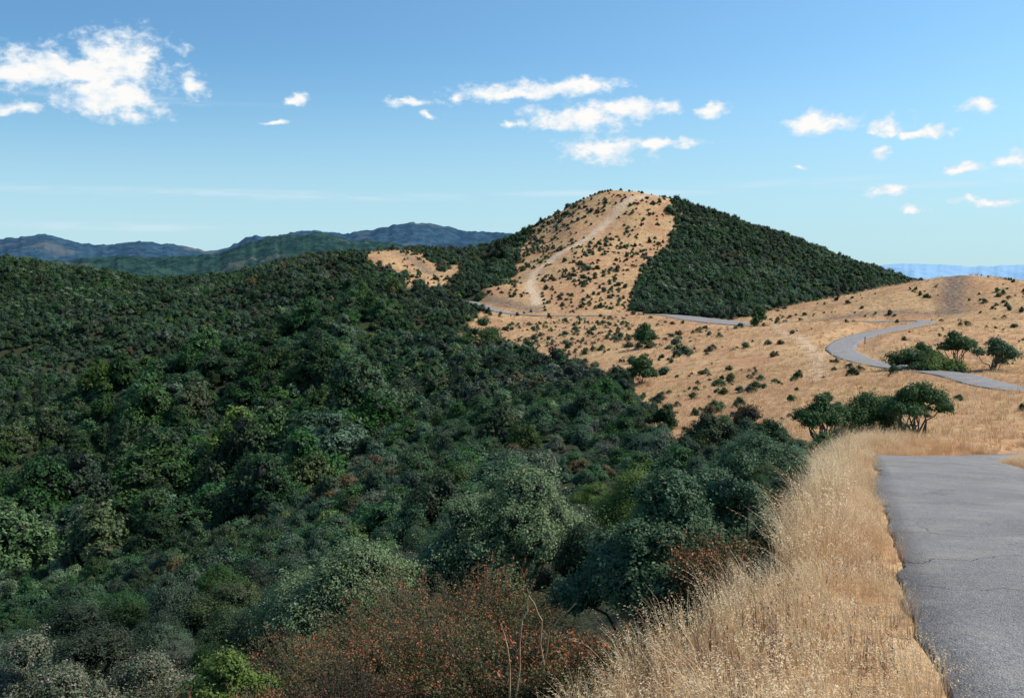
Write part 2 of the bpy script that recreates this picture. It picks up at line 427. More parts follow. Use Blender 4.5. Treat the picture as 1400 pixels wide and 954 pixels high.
def wispy(name, seed, mat, R=1.0, H=0.8, stemsn=260, leaves=26, leaf=0.022):
    g = np.random.default_rng(seed)
    a = g.uniform(0, 2*pi, stemsn); q = np.sqrt(g.random(stemsn))*0.7*R
    lump = 0.75+0.35*np.sin(a*3+seed)*(q/R)
    base = np.stack([q*np.cos(a)*0.6, q*np.sin(a)*0.6, np.zeros(stemsn)-0.05], 1)
    hh = H*g.uniform(0.45, 1.1, stemsn)*(1-0.35*(q/R)**2)*lump*1.2
    top = base + np.stack([q*np.cos(a)*0.8+g.normal(0,.12*R,stemsn), q*np.sin(a)*0.8+g.normal(0,.12*R,stemsn), hh], 1)
    V=[]; Q=[]; M=[]; T=[]
    w = 0.004
    s = g.uniform(0, pi, stemsn); sd = np.stack([np.cos(s), np.sin(s), 0*s], 1)*w
    v = np.stack([base-sd, base+sd, top+sd*0.4, top-sd*0.4], 1).reshape(-1,3)
    V.append(v); Q.append(np.arange(stemsn*4).reshape(-1,4)); M.append(np.ones(stemsn)*2); T.append(np.full(stemsn, .5))
    n_ = stemsn*leaves; k = np.repeat(np.arange(stemsn), leaves); t = 0.3+0.7*g.random(n_)**0.7
    pos = base[k]*(1-t[:,None]) + top[k]*t[:,None] + g.normal(0, 0.03, (n_,3))
    nr = g.normal(size=(n_,3)) + [0,0,.6]; nr /= np.linalg.norm(nr, axis=1)[:,None]
    t1 = np.cross(nr, g.normal(size=(n_,3))); t1 /= np.linalg.norm(t1, axis=1)[:,None]; t2 = np.cross(nr, t1)
    L = leaf*g.uniform(.6, 1.4, n_)[:,None]
    V.append(np.stack([pos-t1*L*.5, pos+t2*L*.25, pos+t1*L*.5, pos-t2*L*.25], 1).reshape(-1,3)); Q.append(np.arange(n_*4).reshape(-1,4)+stemsn*4)
    red = (g.random(stemsn) < 0.2+0.5*(np.sin(a*2+seed*1.7) > 0.2))
    tip = (t > 0.85) & red[k]
    M.append(np.zeros(n_)); T.append(np.where(tip & (g.random(n_) < .6), 0.99, 0.80*g.random(n_)))
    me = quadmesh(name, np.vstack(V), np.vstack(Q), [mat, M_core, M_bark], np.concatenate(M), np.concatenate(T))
    return bpy.data.objects.new(name, me)
def tuft(name, seed, mat, blades=40, h=(0.35,0.75), w=0.005, rad=0.14, head=True, lean=0.28):
    g = np.random.default_rng(seed); V=[]; Q=[]; T=[]; o=0
    wind = np.array([-0.55, -0.15])
    for i in range(blades):
        a = g.uniform(0, 2*pi); r = rad*math.sqrt(g.random()); p = np.array([r*cos(a), r*sin(a), -0.03])
        hh = g.uniform(*h); ld = np.array([cos(a), sin(a)])*g.uniform(0, 1)*0.6 + wind*g.uniform(0.2, 1) + g.normal(0, 0.25, 2)
        ln = ld*lean*hh*1.6
        c = [p, p+np.array([ln[0]*0.2, ln[1]*0.2, hh*0.45]), p+np.array([ln[0]*0.6, ln[1]*0.6, hh*0.8]), p+np.array([ln[0]*1.15, ln[1]*1.15, hh*0.98])]
        s = g.uniform(0, pi); sd = np.array([cos(s), sin(s), 0])*w*0.5*g.uniform(0.7, 1.4)
        tn = g.random()
        for k, q in enumerate(c):
            f = [1, 0.8, 0.55, 0.15][k]
            V += [q-sd*f, q+sd*f]
        for k in range(3):
            Q.append([o+2*k, o+2*k+1, o+2*k+3, o+2*k+2]); T.append(tn*0.6 + 0.13*k)
        o += 8
        if head and g.random() < 0.6:
            for m in range(6):
                q = c[2]*(1-m/5)+c[3]*(m/5) + g.normal(0, w*1.8, 3)
                dr = np.array([ln[0], ln[1], -0.1*hh+g.normal(0,.05)]); dr = dr/np.linalg.norm(dr)*w*5
                s2 = np.array([-dr[1], dr[0], g.normal(0,.3)*w]); s2 = s2/np.linalg.norm(s2)*w*1.0
                V += [q, q+dr*0.5+s2, q+dr, q+dr*0.5-s2]; Q.append([o,o+1,o+2,o+3]); o += 4; T.append(0.75+0.25*g.random())
    me = quadmesh(name, V, Q, [mat], None, np.clip(T, 0, 1))
    return bpy.data.objects.new(name, me)

# ------------------------------------------------------------------ instancing
def proto_collection(name, obs):
    c = bpy.data.collections.new(name)
    for i, o in enumerate(obs):
        o.name = "%s_%s" % (name, 'abcdefghijklmnopqrstuvwxyz'[i]); c.objects.link(o)
    return c
def scatter(name, coll, P, idx, rot, scl):
    me = bpy.data.meshes.new(name); me.vertices.add(len(P)); me.vertices.foreach_set('co', np.asarray(P, np.float32).ravel())
    a = me.attributes.new('pidx', 'INT', 'POINT'); a.data.foreach_set('value', np.asarray(idx, np.int32))
    a = me.attributes.new('prot', 'FLOAT_VECTOR', 'POINT'); a.data.foreach_set('vector', np.asarray(rot, np.float32).ravel())
    a = me.attributes.new('pscl', 'FLOAT_VECTOR', 'POINT'); a.data.foreach_set('vector', np.asarray(scl, np.float32).ravel())
    ob = link(bpy.data.objects.new(name, me))
    ng = bpy.data.node_groups.new(name+'_instances', 'GeometryNodeTree')
    ng.interface.new_socket('Geometry', in_out='INPUT', socket_type='NodeSocketGeometry')
    ng.interface.new_socket('Geometry', in_out='OUTPUT', socket_type='NodeSocketGeometry')
    N = ng.nodes; gi = N.new('NodeGroupInput'); go = N.new('NodeGroupOutput')
    iop = N.new('GeometryNodeInstanceOnPoints'); ci = N.new('GeometryNodeCollectionInfo')
    ci.inputs['Collection'].default_value = coll; ci.inputs['Separate Children'].default_value = True; ci.inputs['Reset Children'].default_value = True
    def na(nm, t):
        x = N.new('GeometryNodeInputNamedAttribute'); x.data_type = t; x.inputs['Name'].default_value = nm; return x.outputs['Attribute']
    ng.links.new(gi.outputs[0], iop.inputs['Points']); ng.links.new(ci.outputs[0], iop.inputs['Instance'])
    iop.inputs['Pick Instance'].default_value = True
    ng.links.new(na('pidx', 'INT'), iop.inputs['Instance Index'])
    ng.links.new(na('prot', 'FLOAT_VECTOR'), iop.inputs['Rotation'])
    ng.links.new(na('pscl', 'FLOAT_VECTOR'), iop.inputs['Scale'])
    ng.links.new(iop.outputs[0], go.inputs[0])
    md = ob.modifiers.new('scatter', 'NODES'); md.node_group = ng
    print(name, len(P))
    return ob

# ------------------------------------------------------------------ terrain sheet
az = np.concatenate([np.arange(-pi, -0.66, 0.035), np.arange(-0.66, 0.66, 0.0024), np.arange(0.66, pi, 0.035)])
rr = np.concatenate([np.geomspace(0.4, 560, 600), np.geomspace(560, 45000, 110)[1:]])
TH, RR = np.meshgrid(az, rr)
X = (RR*np.sin(TH)).ravel(); Y = (RR*np.cos(TH)).ravel()
Z, DR = height(X, Y)
cov = cover(X, Y); br, ct = bare(X, Y)
na_, nr_ = len(az), len(rr)
I = np.arange(nr_-1)[:,None]*na_; J = np.arange(na_)[None]; J2 = (J+1) % na_
Q = np.stack([I+J, I+J2, I+na_+J2, I+na_+J], -1).reshape(-1,4)
V = np.stack([X,Y,Z],1)
m, nt, out = newmat('chaparral_hillside_ground'); b = NB(nt); M_ground = m
geo = b.n('ShaderNodeNewGeometry'); pos = geo.outputs['Position']
n1 = b.noise(pos, 0.09, 5, 0.6); n2 = b.noise(pos, 1.3, 5, 0.65); n3 = b.noise(pos, 9.0, 3, 0.7); n4 = b.noise(pos, 0.45, 4, 0.65)
gold = b.mix(b.mr(n2, .3, .7), (0.42,0.245,0.115), (0.64,0.42,0.215))
gold = b.mix(b.mr(n1, .4, .62), gold, b.mix(0.65, gold, (0.42,0.20,0.11)))
gold = b.mix(b.math('MULTIPLY', b.mr(n4, .48, .68), 0.6), gold, (0.26,0.17,0.09))
gold = b.mix(b.math('MULTIPLY', b.mr(n3, .5, .75), 0.45), gold, (0.28,0.17,0.085))
soil = b.mix(b.mr(n2, .35, .65), (0.50,0.37,0.25), (0.66,0.51,0.36))
cutc = b.mix(b.mr(n2, .4, .6), (0.12,0.085,0.06), (0.28,0.20,0.14))
green = b.mix(b.mr(n3, .3, .7), (0.022,0.030,0.014), (0.065,0.062,0.032))
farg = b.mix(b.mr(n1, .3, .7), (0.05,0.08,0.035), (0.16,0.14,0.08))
col = b.mix(b.attr('cover'), green, gold)
col = b.mix(b.attr('bare'), col, soil)
col = b.mix(b.attr('cut'), col, cutc)
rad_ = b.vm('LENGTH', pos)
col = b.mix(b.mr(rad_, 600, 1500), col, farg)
col = b.mix(b.mr(rad_, 2500, 14000), col, (0.26,0.38,0.46))  # distance haze painted into the ground colour as pale blue
pr = b.n('ShaderNodeBsdfPrincipled'); b.put(pr.inputs['Base Color'], col); pr.inputs['Roughness'].default_value = 0.95; pr.inputs['Specular IOR Level'].default_value = 0.1
hsum = b.math('ADD', b.math('MULTIPLY', n3, 0.08), b.math('MULTIPLY', n2, 0.35))
b.put(pr.inputs['Normal'], b.bump(hsum, 0.8, 0.9))
nt.links.new(pr.outputs[0], out.inputs[0])
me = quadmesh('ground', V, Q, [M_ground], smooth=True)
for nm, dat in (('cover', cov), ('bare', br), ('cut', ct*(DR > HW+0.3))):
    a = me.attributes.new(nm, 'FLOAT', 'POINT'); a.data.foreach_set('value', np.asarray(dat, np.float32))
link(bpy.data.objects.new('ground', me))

# ------------------------------------------------------------------ road
RP = catmull(road_c, 0.25); RW = widen(RP)
tg = np.gradient(RP, axis=0); tg[:,2] = 0; tg /= np.linalg.norm(tg, axis=1)[:,None]
nrm = np.stack([tg[:,1], -tg[:,0], 0*tg[:,0]], 1)
arc = np.concatenate([[0], np.cumsum(np.linalg.norm(np.diff(RP, axis=0), axis=1))])
prof = [(-1.0,-0.10,1),(-0.985,0.0,1),(-0.8,0.02,0),(-0.4,0.045,0),(0,0.055,0),(0.4,0.045,0),(0.8,0.02,0),(0.985,0.0,1),(1.0,-0.10,1)]
Vr = []
for k, (s_, zz, e) in enumerate(prof):
    jit = (fbm(arc/0.9, arc*0+ (0 if s_ < 0 else 50), 3, 33)*0.10 + fbm(arc/5, arc*0 + (0 if s_ < 0 else 50), 2, 35)*0.20)*(1 if abs(s_) > 0.9 else 0)
    rjit = np.minimum(np.hypot(RP[:,0], RP[:,1])*0.0006, 0.08)
    Vr.append(RP + nrm*(s_*(HW+RW) + np.sign(s_)*jit)[:,None] + np.array([0,0,1.0])*(zz - 0.015 + rjit*0.3)[:,None])
Vr = np.stack(Vr, 1); nk = len(prof)
I = np.arange(len(RP)-1)[:,None]*nk; J = np.arange(nk-1)[None]
Qr = np.stack([I+J, I+J+nk, I+J+nk+1, I+J+1], -1).reshape(-1,4)[:, ::-1]
m, nt, out = newmat('worn_asphalt'); b = NB(nt)
geo = b.n('ShaderNodeNewGeometry'); pos = geo.outputs['Position']
a1 = b.noise(pos, 0.6, 5, 0.6); a2 = b.noise(pos, 22, 5, 0.7); a3 = b.noise(pos, 110, 2, 0.5)
colr = b.mix(b.mr(a1, .3, .7), (0.155,0.143,0.136), (0.25,0.232,0.218))
colr = b.mix(b.math('MULTIPLY', b.mr(a2, .42, .66), 0.65), colr, (0.085,0.08,0.078))
colr = b.mix(b.math('MULTIPLY', b.mr(a3, .50, .66), 0.75), colr, (0.44,0.40,0.36))
colr = b.mix(b.math('MULTIPLY', b.mr(b.noise(pos, 1.7, 4, 0.6), .50, .68), 0.5), colr, (0.34,0.29,0.24))
vo = b.n('ShaderNodeTexVoronoi', feature='DISTANCE_TO_EDGE'); vo.inputs['Scale'].default_value = 0.55
wv = b.n('ShaderNodeVectorMath', operation='ADD'); nzv = b.n('ShaderNodeTexNoise'); nzv.inputs['Scale'].default_value = 1.8; nzv.inputs['Detail'].default_value = 5
nt.links.new(pos, nzv.inputs['Vector']); sc = b.n('ShaderNodeVectorMath', operation='SCALE'); sc.inputs['Scale'].default_value = 1.3
nt.links.new(nzv.outputs['Color'], sc.inputs[0]); nt.links.new(pos, wv.inputs[0]); nt.links.new(sc.outputs[0], wv.inputs[1]); nt.links.new(wv.outputs[0], vo.inputs['Vector'])
crack = b.math('MULTIPLY', b.mr(vo.outputs['Distance'], 0.003, 0.014, 1, 0), b.mr(b.noise(pos, 0.35, 2), .45, .6))
colr = b.mix(b.math('MULTIPLY', crack, 0.45), colr, (0.06,0.055,0.05))
pr = b.n('ShaderNodeBsdfPrincipled'); b.put(pr.inputs['Base Color'], colr); pr.inputs['Roughness'].default_value = 0.85
b.put(pr.inputs['Normal'], b.bump(b.math('SUBTRACT', b.math('ADD', a2, b.math('MULTIPLY', a3, 0.6)), crack), 0.9, 0.025))
nt.links.new(pr.outputs[0], out.inputs[0])
me = quadmesh('road', Vr.reshape(-1,3), Qr, [m], smooth=True)
link(bpy.data.objects.new('road', me))

# ------------------------------------------------------------------ individually placed bushes and trees
EXCL = []
def place(name, u, d, wpx, hpx, mat, seed, kind='bush', leaf=0.04, tips=2600, per=16, sink=0.1, **kw):
    p = ray(u, 372)*d
    z = height(np.array([p[0]]), np.array([p[1]]))[0][0]
    R = wpx/F*d/2*1.15; Hh = hpx/F*d
    if kind == 'bush':
        ob = foliage(name, seed, mat, R, R*0.85, Hh, kw.get('lobes', 16), kw.get('lr', (.24,.42)), tips, per, leaf, kw.get('spread', 0.055*d/12 if d < 30 else .12), zmin=0.2, core=0.62, stems=True, sprigs=0.25)
    elif kind == 'wispy':
        ob = wispy(name, seed, mat, R, Hh, tips, per, leaf)
    else:
        ob = foliage(name, seed, mat, R, R*0.8, Hh, kw.get('lobes', 11), kw.get('lr', (.24,.4)), tips, per, leaf, kw.get('spread', .09), zmin=0.55, core=0.35, trunk=kw.get('trunk', .07), sprigs=0.3)
    ob.location = (p[0], p[1], z - sink)
    if d < 60: EXCL.append((p[0], p[1], R*0.85))
    link(ob); return ob
place('manzanita_bush', 905, 10.0, 270, 250, N_teal, 11, leaf=0.042, tips=4800, lobes=26, lr=(.20,.38))
place('manzanita_bush', 1020, 10.4, 120, 180, N_teal, 12, leaf=0.036, tips=2600, lobes=14, lr=(.2,.4))
place('buckwheat_bush', 985, 9.2, 130, 120, N_brown, 59, 'wispy', leaf=0.030, tips=420, per=40)
place('ceanothus_bush', 705, 17, 270, 190, N_light, 13, leaf=0.05, tips=3800, lobes=24, lr=(.18,.36))
place('ceanothus_bush', 480, 16, 260, 150, N_light, 14, leaf=0.05, tips=3400, lobes=22, lr=(.18,.36))
place('coyote_brush', 310, 10.5, 170, 120, N_olive, 15, leaf=0.04, tips=2200, lr=(.2,.38))
for i, (u, d, w_, h_) in enumerate([(600,11,240,105),(500,10.5,220,95),(430,12,220,95),(690,9.6,220,100),(790,8.6,190,85),(560,13.5,260,100),(660,13,240,100),(400,10,180,75),(870,7.6,170,65)]):
    place('buckwheat_bush', u, d, w_, h_, N_brown if i % 2 == 0 else N_twig, 60+i, 'wispy', leaf=0.030, tips=520, per=46)
place('sagebrush', 30, 12, 240, 190, N_grey, 19, leaf=0.04, tips=2800, lr=(.2,.38), lobes=20)
place('sagebrush', 185, 12.5, 200, 110, N_grey, 20, leaf=0.035, tips=2200)
place('coyote_brush', 870, 24, 130, 85, N_olive, 21, leaf=0.05, tips=1500)
place('manzanita_bush', 985, 20, 110, 80, N_teal, 35, leaf=0.055, tips=1600)
place('toyon_bush', 1050, 37, 130, 55, N_teal, 22, leaf=0.08, tips=1600)
place('toyon_tree', 1128, 45, 80, 78, N_dark, 23, 'tree', leaf=0.10, tips=1200, per=11, trunk=.06, lobes=13)
place('toyon_tree', 1198, 46, 110, 64, N_dark, 24, 'bush', leaf=0.10, tips=1400, per=11)
place('toyon_tree', 1262, 44, 100, 78, N_dark, 25, 'tree', leaf=0.10, tips=1400, per=11, trunk=.06, lobes=13)
place('oak_tree', 1312, 100, 56, 52, N_dark, 26, 'tree', leaf=0.2, tips=700, per=9, spread=.15)
place('oak_tree', 1262, 104, 50, 36, N_dark, 27, 'tree', leaf=0.2, tips=600, per=9, spread=.15)
place('oak_tree', 1362, 96, 60, 46, N_teal, 28, 'tree', leaf=0.2, tips=700, per=9, spread=.15)
place('coyote_brush', 1245, 100, 85, 28, N_dark, 29, leaf=0.18, tips=700, per=9, spread=.15)
place('coyote_brush', 1290, 98, 70, 22, N_olive, 30, leaf=0.18, tips=600, per=9, spread=.15)
place('oak_tree', 1037, 192, 27, 30, N_dark, 31, leaf=0.3, tips=400, per=8, spread=.2)
place('oak_tree', 658, 222, 62, 44, N_dark, 32, leaf=0.35, tips=800, per=9, spread=.3)
place('oak_tree', 885, 158, 34, 34, N_dark, 33, leaf=0.3, tips=500, per=9, spread=.2)
place('oak_tree', 878, 120, 44, 40, N_dark, 34, leaf=0.25, tips=500, per=9, spread=.2)
gs = np.random.default_rng(5)
for (u, d, hh, lx) in [(706,8.2,0.75,0.1),(735,8.6,0.5,0.22),(752,8.4,0.6,-0.12),(698,8.0,0.4,-0.05)]:
    p = ray(u, 372)*d; z = height(np.array([p[0]]), np.array([p[1]]))[0][0]
    v1, q1 = limb([0,0,-.1], [lx*.5,0,hh*.6+.3], .009, .007, 4, 5, 0.02, gs); v2, q2 = limb([lx*.5,0,hh*.6+.3], [lx*1.6,0,hh+.35], .007, .004, 4, 5, 0.03, gs)
    ob = link(bpy.data.objects.new('dead_flower_stalk', quadmesh('dead_flower_stalk', np.vstack([v1, v2]), np.vstack([q1, q2+len(v1)]), [M_stalk]))); ob.location = (p[0], p[1], z)

# ------------------------------------------------------------------ scatter vegetation
def gridpts(step, x0, x1, y0, y1):
    gx, gy = np.meshgrid(np.arange(x0, x1, step), np.arange(y0, y1, step))
    gx = gx + rng.uniform(-.5, .5, gx.shape)*step; gy = gy + rng.uniform(-.5, .5, gy.shape)*step
    return gx.ravel(), gy.ravel()
def props(x, y):
    z, d = height(x, y); c = cover(x, y); b_, k_ = bare(x, y); return z, d, c, b_, k_
specs = [M_dark, M_teal, M_teal, M_olive, M_dark, M_brown, M_grey, M_light]
farp = [foliage('s', 100+i, mm, 1, 1, 1.25, 6, (.40,.62), 110, 4, 0.23, 0.12) for i, mm in enumerate(specs)]
midp = [foliage('s', 200+i, mm, 1, 1, 1.25, 9, (.28,.5), 420, 8, 0.09, 0.085) for i, mm in enumerate(specs)]
nearp = [foliage('s', 300+i, mm, 1, 1, 1.2, 13, (.22,.42), 1100, 14, 0.042, 0.06, stems=True, core=0.6, sprigs=.25) if i != 5 else wispy('s', 305, mm, 1.0, 0.9, 420, 40, 0.032) for i, mm in enumerate(specs)]
c_far = proto_collection('hillside_shrub', farp); c_mid = proto_collection('slope_shrub', midp); c_near = proto_collection('brush_shrub', nearp)
def species(x, y, n_, golden):
    q = fbm(x/22, y/22, 3, 90) + rng.normal(0, 0.38, n_)
    idx = np.select([q < -0.75, q < -0.3, q < 0.1, q < 0.42, q < 0.66, q < 0.75, q < 0.86], [7, 0, 4, 1, 2, 3, 5], 6)
    idx = np.where((idx == 2) & (rng.random(n_) < .4), 3, idx)
    if golden is not None:
        idx = np.where(golden & (rng.random(n_) < .55), rng.choice([3,0,5,2], n_), idx)
    return idx
def do_scatter(name, coll, x, y, keep, size, idx, z, flat=1.0, sink=0.12):
    x, y, z, size, idx = x[keep], y[keep], z[keep], size[keep], idx[keep]
    k = len(x)
    P = np.stack([x, y, z - sink*size], 1)
    R = np.stack([rng.normal(0, .12, k), rng.normal(0, .12, k), rng.uniform(0, 2*pi, k)], 1)
    Sc = np.stack([size*rng.uniform(.8, 1.25, k), size*rng.uniform(.8, 1.25, k), size*flat*rng.uniform(.7, 1.3, k)], 1)
    return scatter(name, coll, P, idx, R, Sc)
x, y = gridpts(1.75, -270, 300, 5, 470)
th = np.arctan2(x, y); r = np.hypot(x, y)
k = (np.abs(th) < 0.60) & (r > 7) & (r < 470)
x, y, th, r = x[k], y[k], th[k], r[k]
z, d, c, b_, k_ = props(x, y)
n_ = len(x); gold = c > 0.5
inT = inpoly(th, np.log(r), TREES)
clump = ss(-0.05, 0.3, fbm(x/8, y/8, 3, 55))
dens_g = 0.02 + 0.34*clump + 0.34*clump*((x < 28) & (r > 80) & (r < 250)) + 0.10*((x < 28) & (r > 80) & (r < 250))
dens_g = np.where((x > 40) & (r > 90) & (r < 200), 0.02+0.10*clump, dens_g)
hill = r > 290
dens_g = np.where(hill, 0.06 + 0.42*ss(-0.05, 0.4, fbm(x/12, y/12, 3, 56)), dens_g)
dens_g = np.where(hill & patchy(x, y), 0.22+0.6*ss(-0.15, 0.2, fbm(x/10, y/10, 3, 57)), dens_g)
dens_g = np.where(r < 60, 0.02, dens_g)
keep = np.where(gold, rng.random(n_) < dens_g, rng.random(n_) < np.where(inT, 0.7, 0.97))
keep &= (d > HW+1.6) & (b_ < 0.35) & (k_ < 0.5)
for (ex, ey, er) in EXCL: keep &= np.hypot(x-ex, y-ey) > er+0.2
size = np.where(gold, 0.2+0.6*rng.random(n_)**2 + 0.2*hill, 0.75 + 1.05*rng.random(n_)**2.4 + 0.4*fbm(x/14, y/14, 3, 66))
size = np.where(~gold & (r < 40), size*0.72, size)
size = np.where(~gold & (r < 14), size*0.65, size)
size = np.where(~gold & (x > 1) & (r > 14) & (r < 80), size*0.66, size)
idx = species(x, y, n_, gold)
do_scatter('hillside_chaparral', c_far, x, y, keep & (r > 120), size*1.15, idx, z)
do_scatter('slope_chaparral', c_mid, x, y, keep & (r <= 120) & (r > 36), size*1.05, idx, z)
do_scatter('foreground_brush', c_near, x, y, keep & (r <= 36) & ~gold, size*1.1, np.where(r < 16, np.where(rng.random(n_) < .5, 5, idx), idx), z)

treep = [foliage('t', 400+i, mm, 1, 1, 1.6, 14, (.24,.46), 600, 7, 0.10, 0.06, zmin=0.3, trunk=0.05, core=0.62) for i, mm in enumerate([M_dark, M_dark, M_olive, M_teal])]
c_tree = proto_collection('oak_tree', treep)
x, y = gridpts(5.2, -270, 40, 60, 420)
th, lr_, r = tocoord(x, y)
inT = inpoly(th, lr_, TREES) | inpoly(th, lr_, TREES2)
z, d, c, b_, k_ = props(x, y)
n_ = len(x)
dens = np.where(inT, 0.45 + 0.5*ss(-.2, .3, fbm(x/30, y/30, 3, 71)), 0.02 + 0.35*ss(0.15, 0.5, fbm(x/35, y/35, 3, 72)))
notch = (np.abs(th - math.atan((600-700)/F)) < 0.045) & (r > 300)
keep = (np.abs(th) < 0.62) & (c < 0.3) & (rng.random(n_) < dens) & (r > 75) & (d > 6) & ~notch
size = np.where(inT, 2.2+4.0*rng.random(n_)**1.6, 1.5+1.7*rng.random(n_)); size *= np.where(r < 120, 0.75, 1)*np.where(r > 300, 0.75, 1)
do_scatter('oak_woodland', c_tree, x, y, keep, size, rng.choice([0,0,1,1,2,3], n_), z, flat=1.0)

# ------------------------------------------------------------------ grass
gnear = [tuft('g', 500+i, M_straw, 46, (0.18,0.62), 0.0045, 0.15) for i in range(4)] + [tuft('g', 510, M_straw2, 14, (0.2,0.45), 0.006, 0.12, True, 0.1), tuft('g', 511, M_straw, 30, (0.5,0.95), 0.006, 0.13, True, 0.35)]
gfar = [tuft('g', 520+i, M_straw, 26, (0.2,0.5), 0.022, 0.28, False, 0.35) for i in range(3)]
c_gn = proto_collection('dry_grass_tuft', gnear); c_gf = proto_collection('hill_grass_tuft', gfar)
def grass(name, coll, step, x0, x1, y0, y1, rmin, rmax, smin, smax, nidx, thin=1.0, near=False):
    x, y = gridpts(step, x0, x1, y0, y1); th = np.arctan2(x, y); r = np.hypot(x, y)
    k = (np.abs(th) < 0.64) & (r > rmin) & (r <= rmax); x, y, r = x[k], y[k], r[k]
    z, d, c, b_, k_ = props(x, y); n_ = len(x)
    patch = fbm(x/2.0, y/2.0, 3, 81)
    keep = (c > 0.4) & (d > HW-0.12+0.2*rng.random(n_)) & (b_ < .5) & (k_ < .6) & (rng.random(n_) < thin*(0.9+0.5*patch))
    s_ = rng.uniform(smin, smax, n_)*(1+0.6*patch)*(0.55+0.45*ss(HW, HW+0.7, d))
    idx = rng.integers(0, nidx, n_)
    if near:
        q = (fbm(x/1.2, y/1.2, 2, 83) > 0.25) & (rng.random(n_) < .4) & (r < 9); idx = np.where(q, 4, idx)
        q = (fbm(x/1.5, y/1.5, 2, 84) > 0.1) & (rng.random(n_) < .3) & (d > HW+0.4); idx = np.where(q, 5, idx)
    x, y, z, s_, idx = x[keep], y[keep], z[keep], s_[keep], idx[keep]; k = len(x)
    scatter(name, coll, np.stack([x,y,z],1), idx, np.stack([rng.normal(0,.1,k), rng.normal(0,.1,k), rng.normal(0,.6,k)],1), np.stack([s_,s_,s_],1))
grass('roadside_dry_grass', c_gn, 0.115, -4, 14, 1.5, 15, 2.2, 14, 0.5, 0.9, 4, 1.15, True)
grass('roadside_dry_grass', c_gn, 0.25, -5, 40, 8, 48, 14, 46, 0.75, 1.15, 4, 1.1, True)
grass('hillside_dry_grass', c_gf, 0.7, -20, 90, 30, 130, 46, 125, 0.5, 1.0, 3, 0.9)
grass('hillside_dry_grass', c_gf, 1.7, -70, 160, 100, 430, 125, 430, 0.8, 1.5, 3, 0.8)

# roadside marker post
def marker(u, d):
    p = ray(u, 372)*d; z = height(np.array([p[0]]), np.array([p[1]]))[0][0]
    import bmesh
    bm = bmesh.new()
    bmesh.ops.create_cone(bm, cap_ends=True, segments=10, radius1=0.07, radius2=0.06, depth=1.25)
    bmesh.ops.translate(bm, verts=bm.verts, vec=(0,0,0.5))
    g2 = bmesh.ops.create_cone(bm, cap_ends=True, segments=10, radius1=0.061, radius2=0.01, depth=0.05)
    bmesh.ops.translate(bm, verts=g2['verts'], vec=(0,0,1.15))
    g3 = bmesh.ops.create_cube(bm, size=1.0); bmesh.ops.scale(bm, verts=g3['verts'], vec=(0.14,0.02,0.22)); bmesh.ops.translate(bm, verts=g3['verts'], vec=(0,-0.08,0.95))
    me = bpy.data.meshes.new('marker_post'); bm.to_mesh(me); bm.free(); me.materials.append(plainmat('post_wood', (0.12,0.1,0.08), (0.3,0.27,0.23), 8))
    ob = link(bpy.data.objects.new('road_marker_post', me)); ob.location = (p[0], p[1], z)
marker(1185, 140)

# ------------------------------------------------------------------ distant mountains
def mountains(name, prof, d0, depth, base, colA, colB, haze, haze_glow, seed, amp, tscale, bmp=14):
    us = np.array([p[0] for p in prof], float); vs = np.array([p[1] for p in prof], float)
    U = np.linspace(us[0], us[-1], 520); vv = np.interp(U, us, vs)
    kk = np.ones(5)/5; vv = np.convolve(np.pad(vv, 2, 'edge'), kk, 'valid')
    top = (372-vv)/F*d0
    a = np.arctan((U-700)/F)
    T = np.linspace(-1, 0.6, 110)
    AA, TT = np.meshgrid(a, T); TOP = np.broadcast_to(top, AA.shape)
    R = d0/np.cos(AA) + TT*depth
    X = R*np.sin(AA); Y = R*np.cos(AA)
    fall = 1 - np.abs(TT)**1.25
    ridg = np.abs(fbm(X/(depth*.45), Y/(depth*.9), 5, seed))
    Z = base + (TOP-base)*fall - ridg*amp*2.0*(ss(0, .25, np.abs(TT))) + fbm(X/25, Y/25, 3, seed+5)*amp*0.07 + fbm(AA*180, AA*0, 4, seed+8)*amp*0.12
    nr2, na2 = X.shape
    I = np.arange(nr2-1)[:,None]*na2; J = np.arange(na2-1)[None]
    Q = np.stack([I+J, I+J+1, I+na2+J+1, I+na2+J], -1).reshape(-1,4)
    m, nt, out = newmat(name+'_hazed_forest'); b = NB(nt)
    geo = b.n('ShaderNodeNewGeometry'); pos = geo.outputs['Position']
    n1 = b.noise(pos, tscale, 6, 0.7); n2 = b.noise(pos, tscale*.22, 4, 0.6)
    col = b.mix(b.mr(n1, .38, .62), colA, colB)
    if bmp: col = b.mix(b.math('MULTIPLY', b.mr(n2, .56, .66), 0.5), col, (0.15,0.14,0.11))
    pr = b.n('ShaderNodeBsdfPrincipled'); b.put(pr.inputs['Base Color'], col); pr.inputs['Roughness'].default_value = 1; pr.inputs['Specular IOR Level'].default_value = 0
    pr.inputs['Emission Color'].default_value = (*haze, 1); pr.inputs['Emission Strength'].default_value = haze_glow  # aerial haze painted in: constant bluish glow over bluish base colours
    if bmp: b.put(pr.inputs['Normal'], b.bump(n1, 1.0, bmp))
    nt.links.new(pr.outputs[0], out.inputs[0])
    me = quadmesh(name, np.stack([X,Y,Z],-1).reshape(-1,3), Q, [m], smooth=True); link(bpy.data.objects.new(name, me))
mountains('distant_mountains', [(-500,328),(-200,318),(-60,326),(0,329),(60,321),(95,327),(130,336),(180,331),(215,332),(250,336),(290,345),(310,339),(345,323),(370,325),(400,318),(430,316),(470,320),(510,315),(560,305),(600,307),(640,317),(690,318),(760,335),(850,350),(1000,372)], 3600, 1500, -120, (0.012,0.032,0.056), (0.040,0.078,0.105), (0.10,0.24,0.45), 0.18, 4, 60, 0.02, 18)
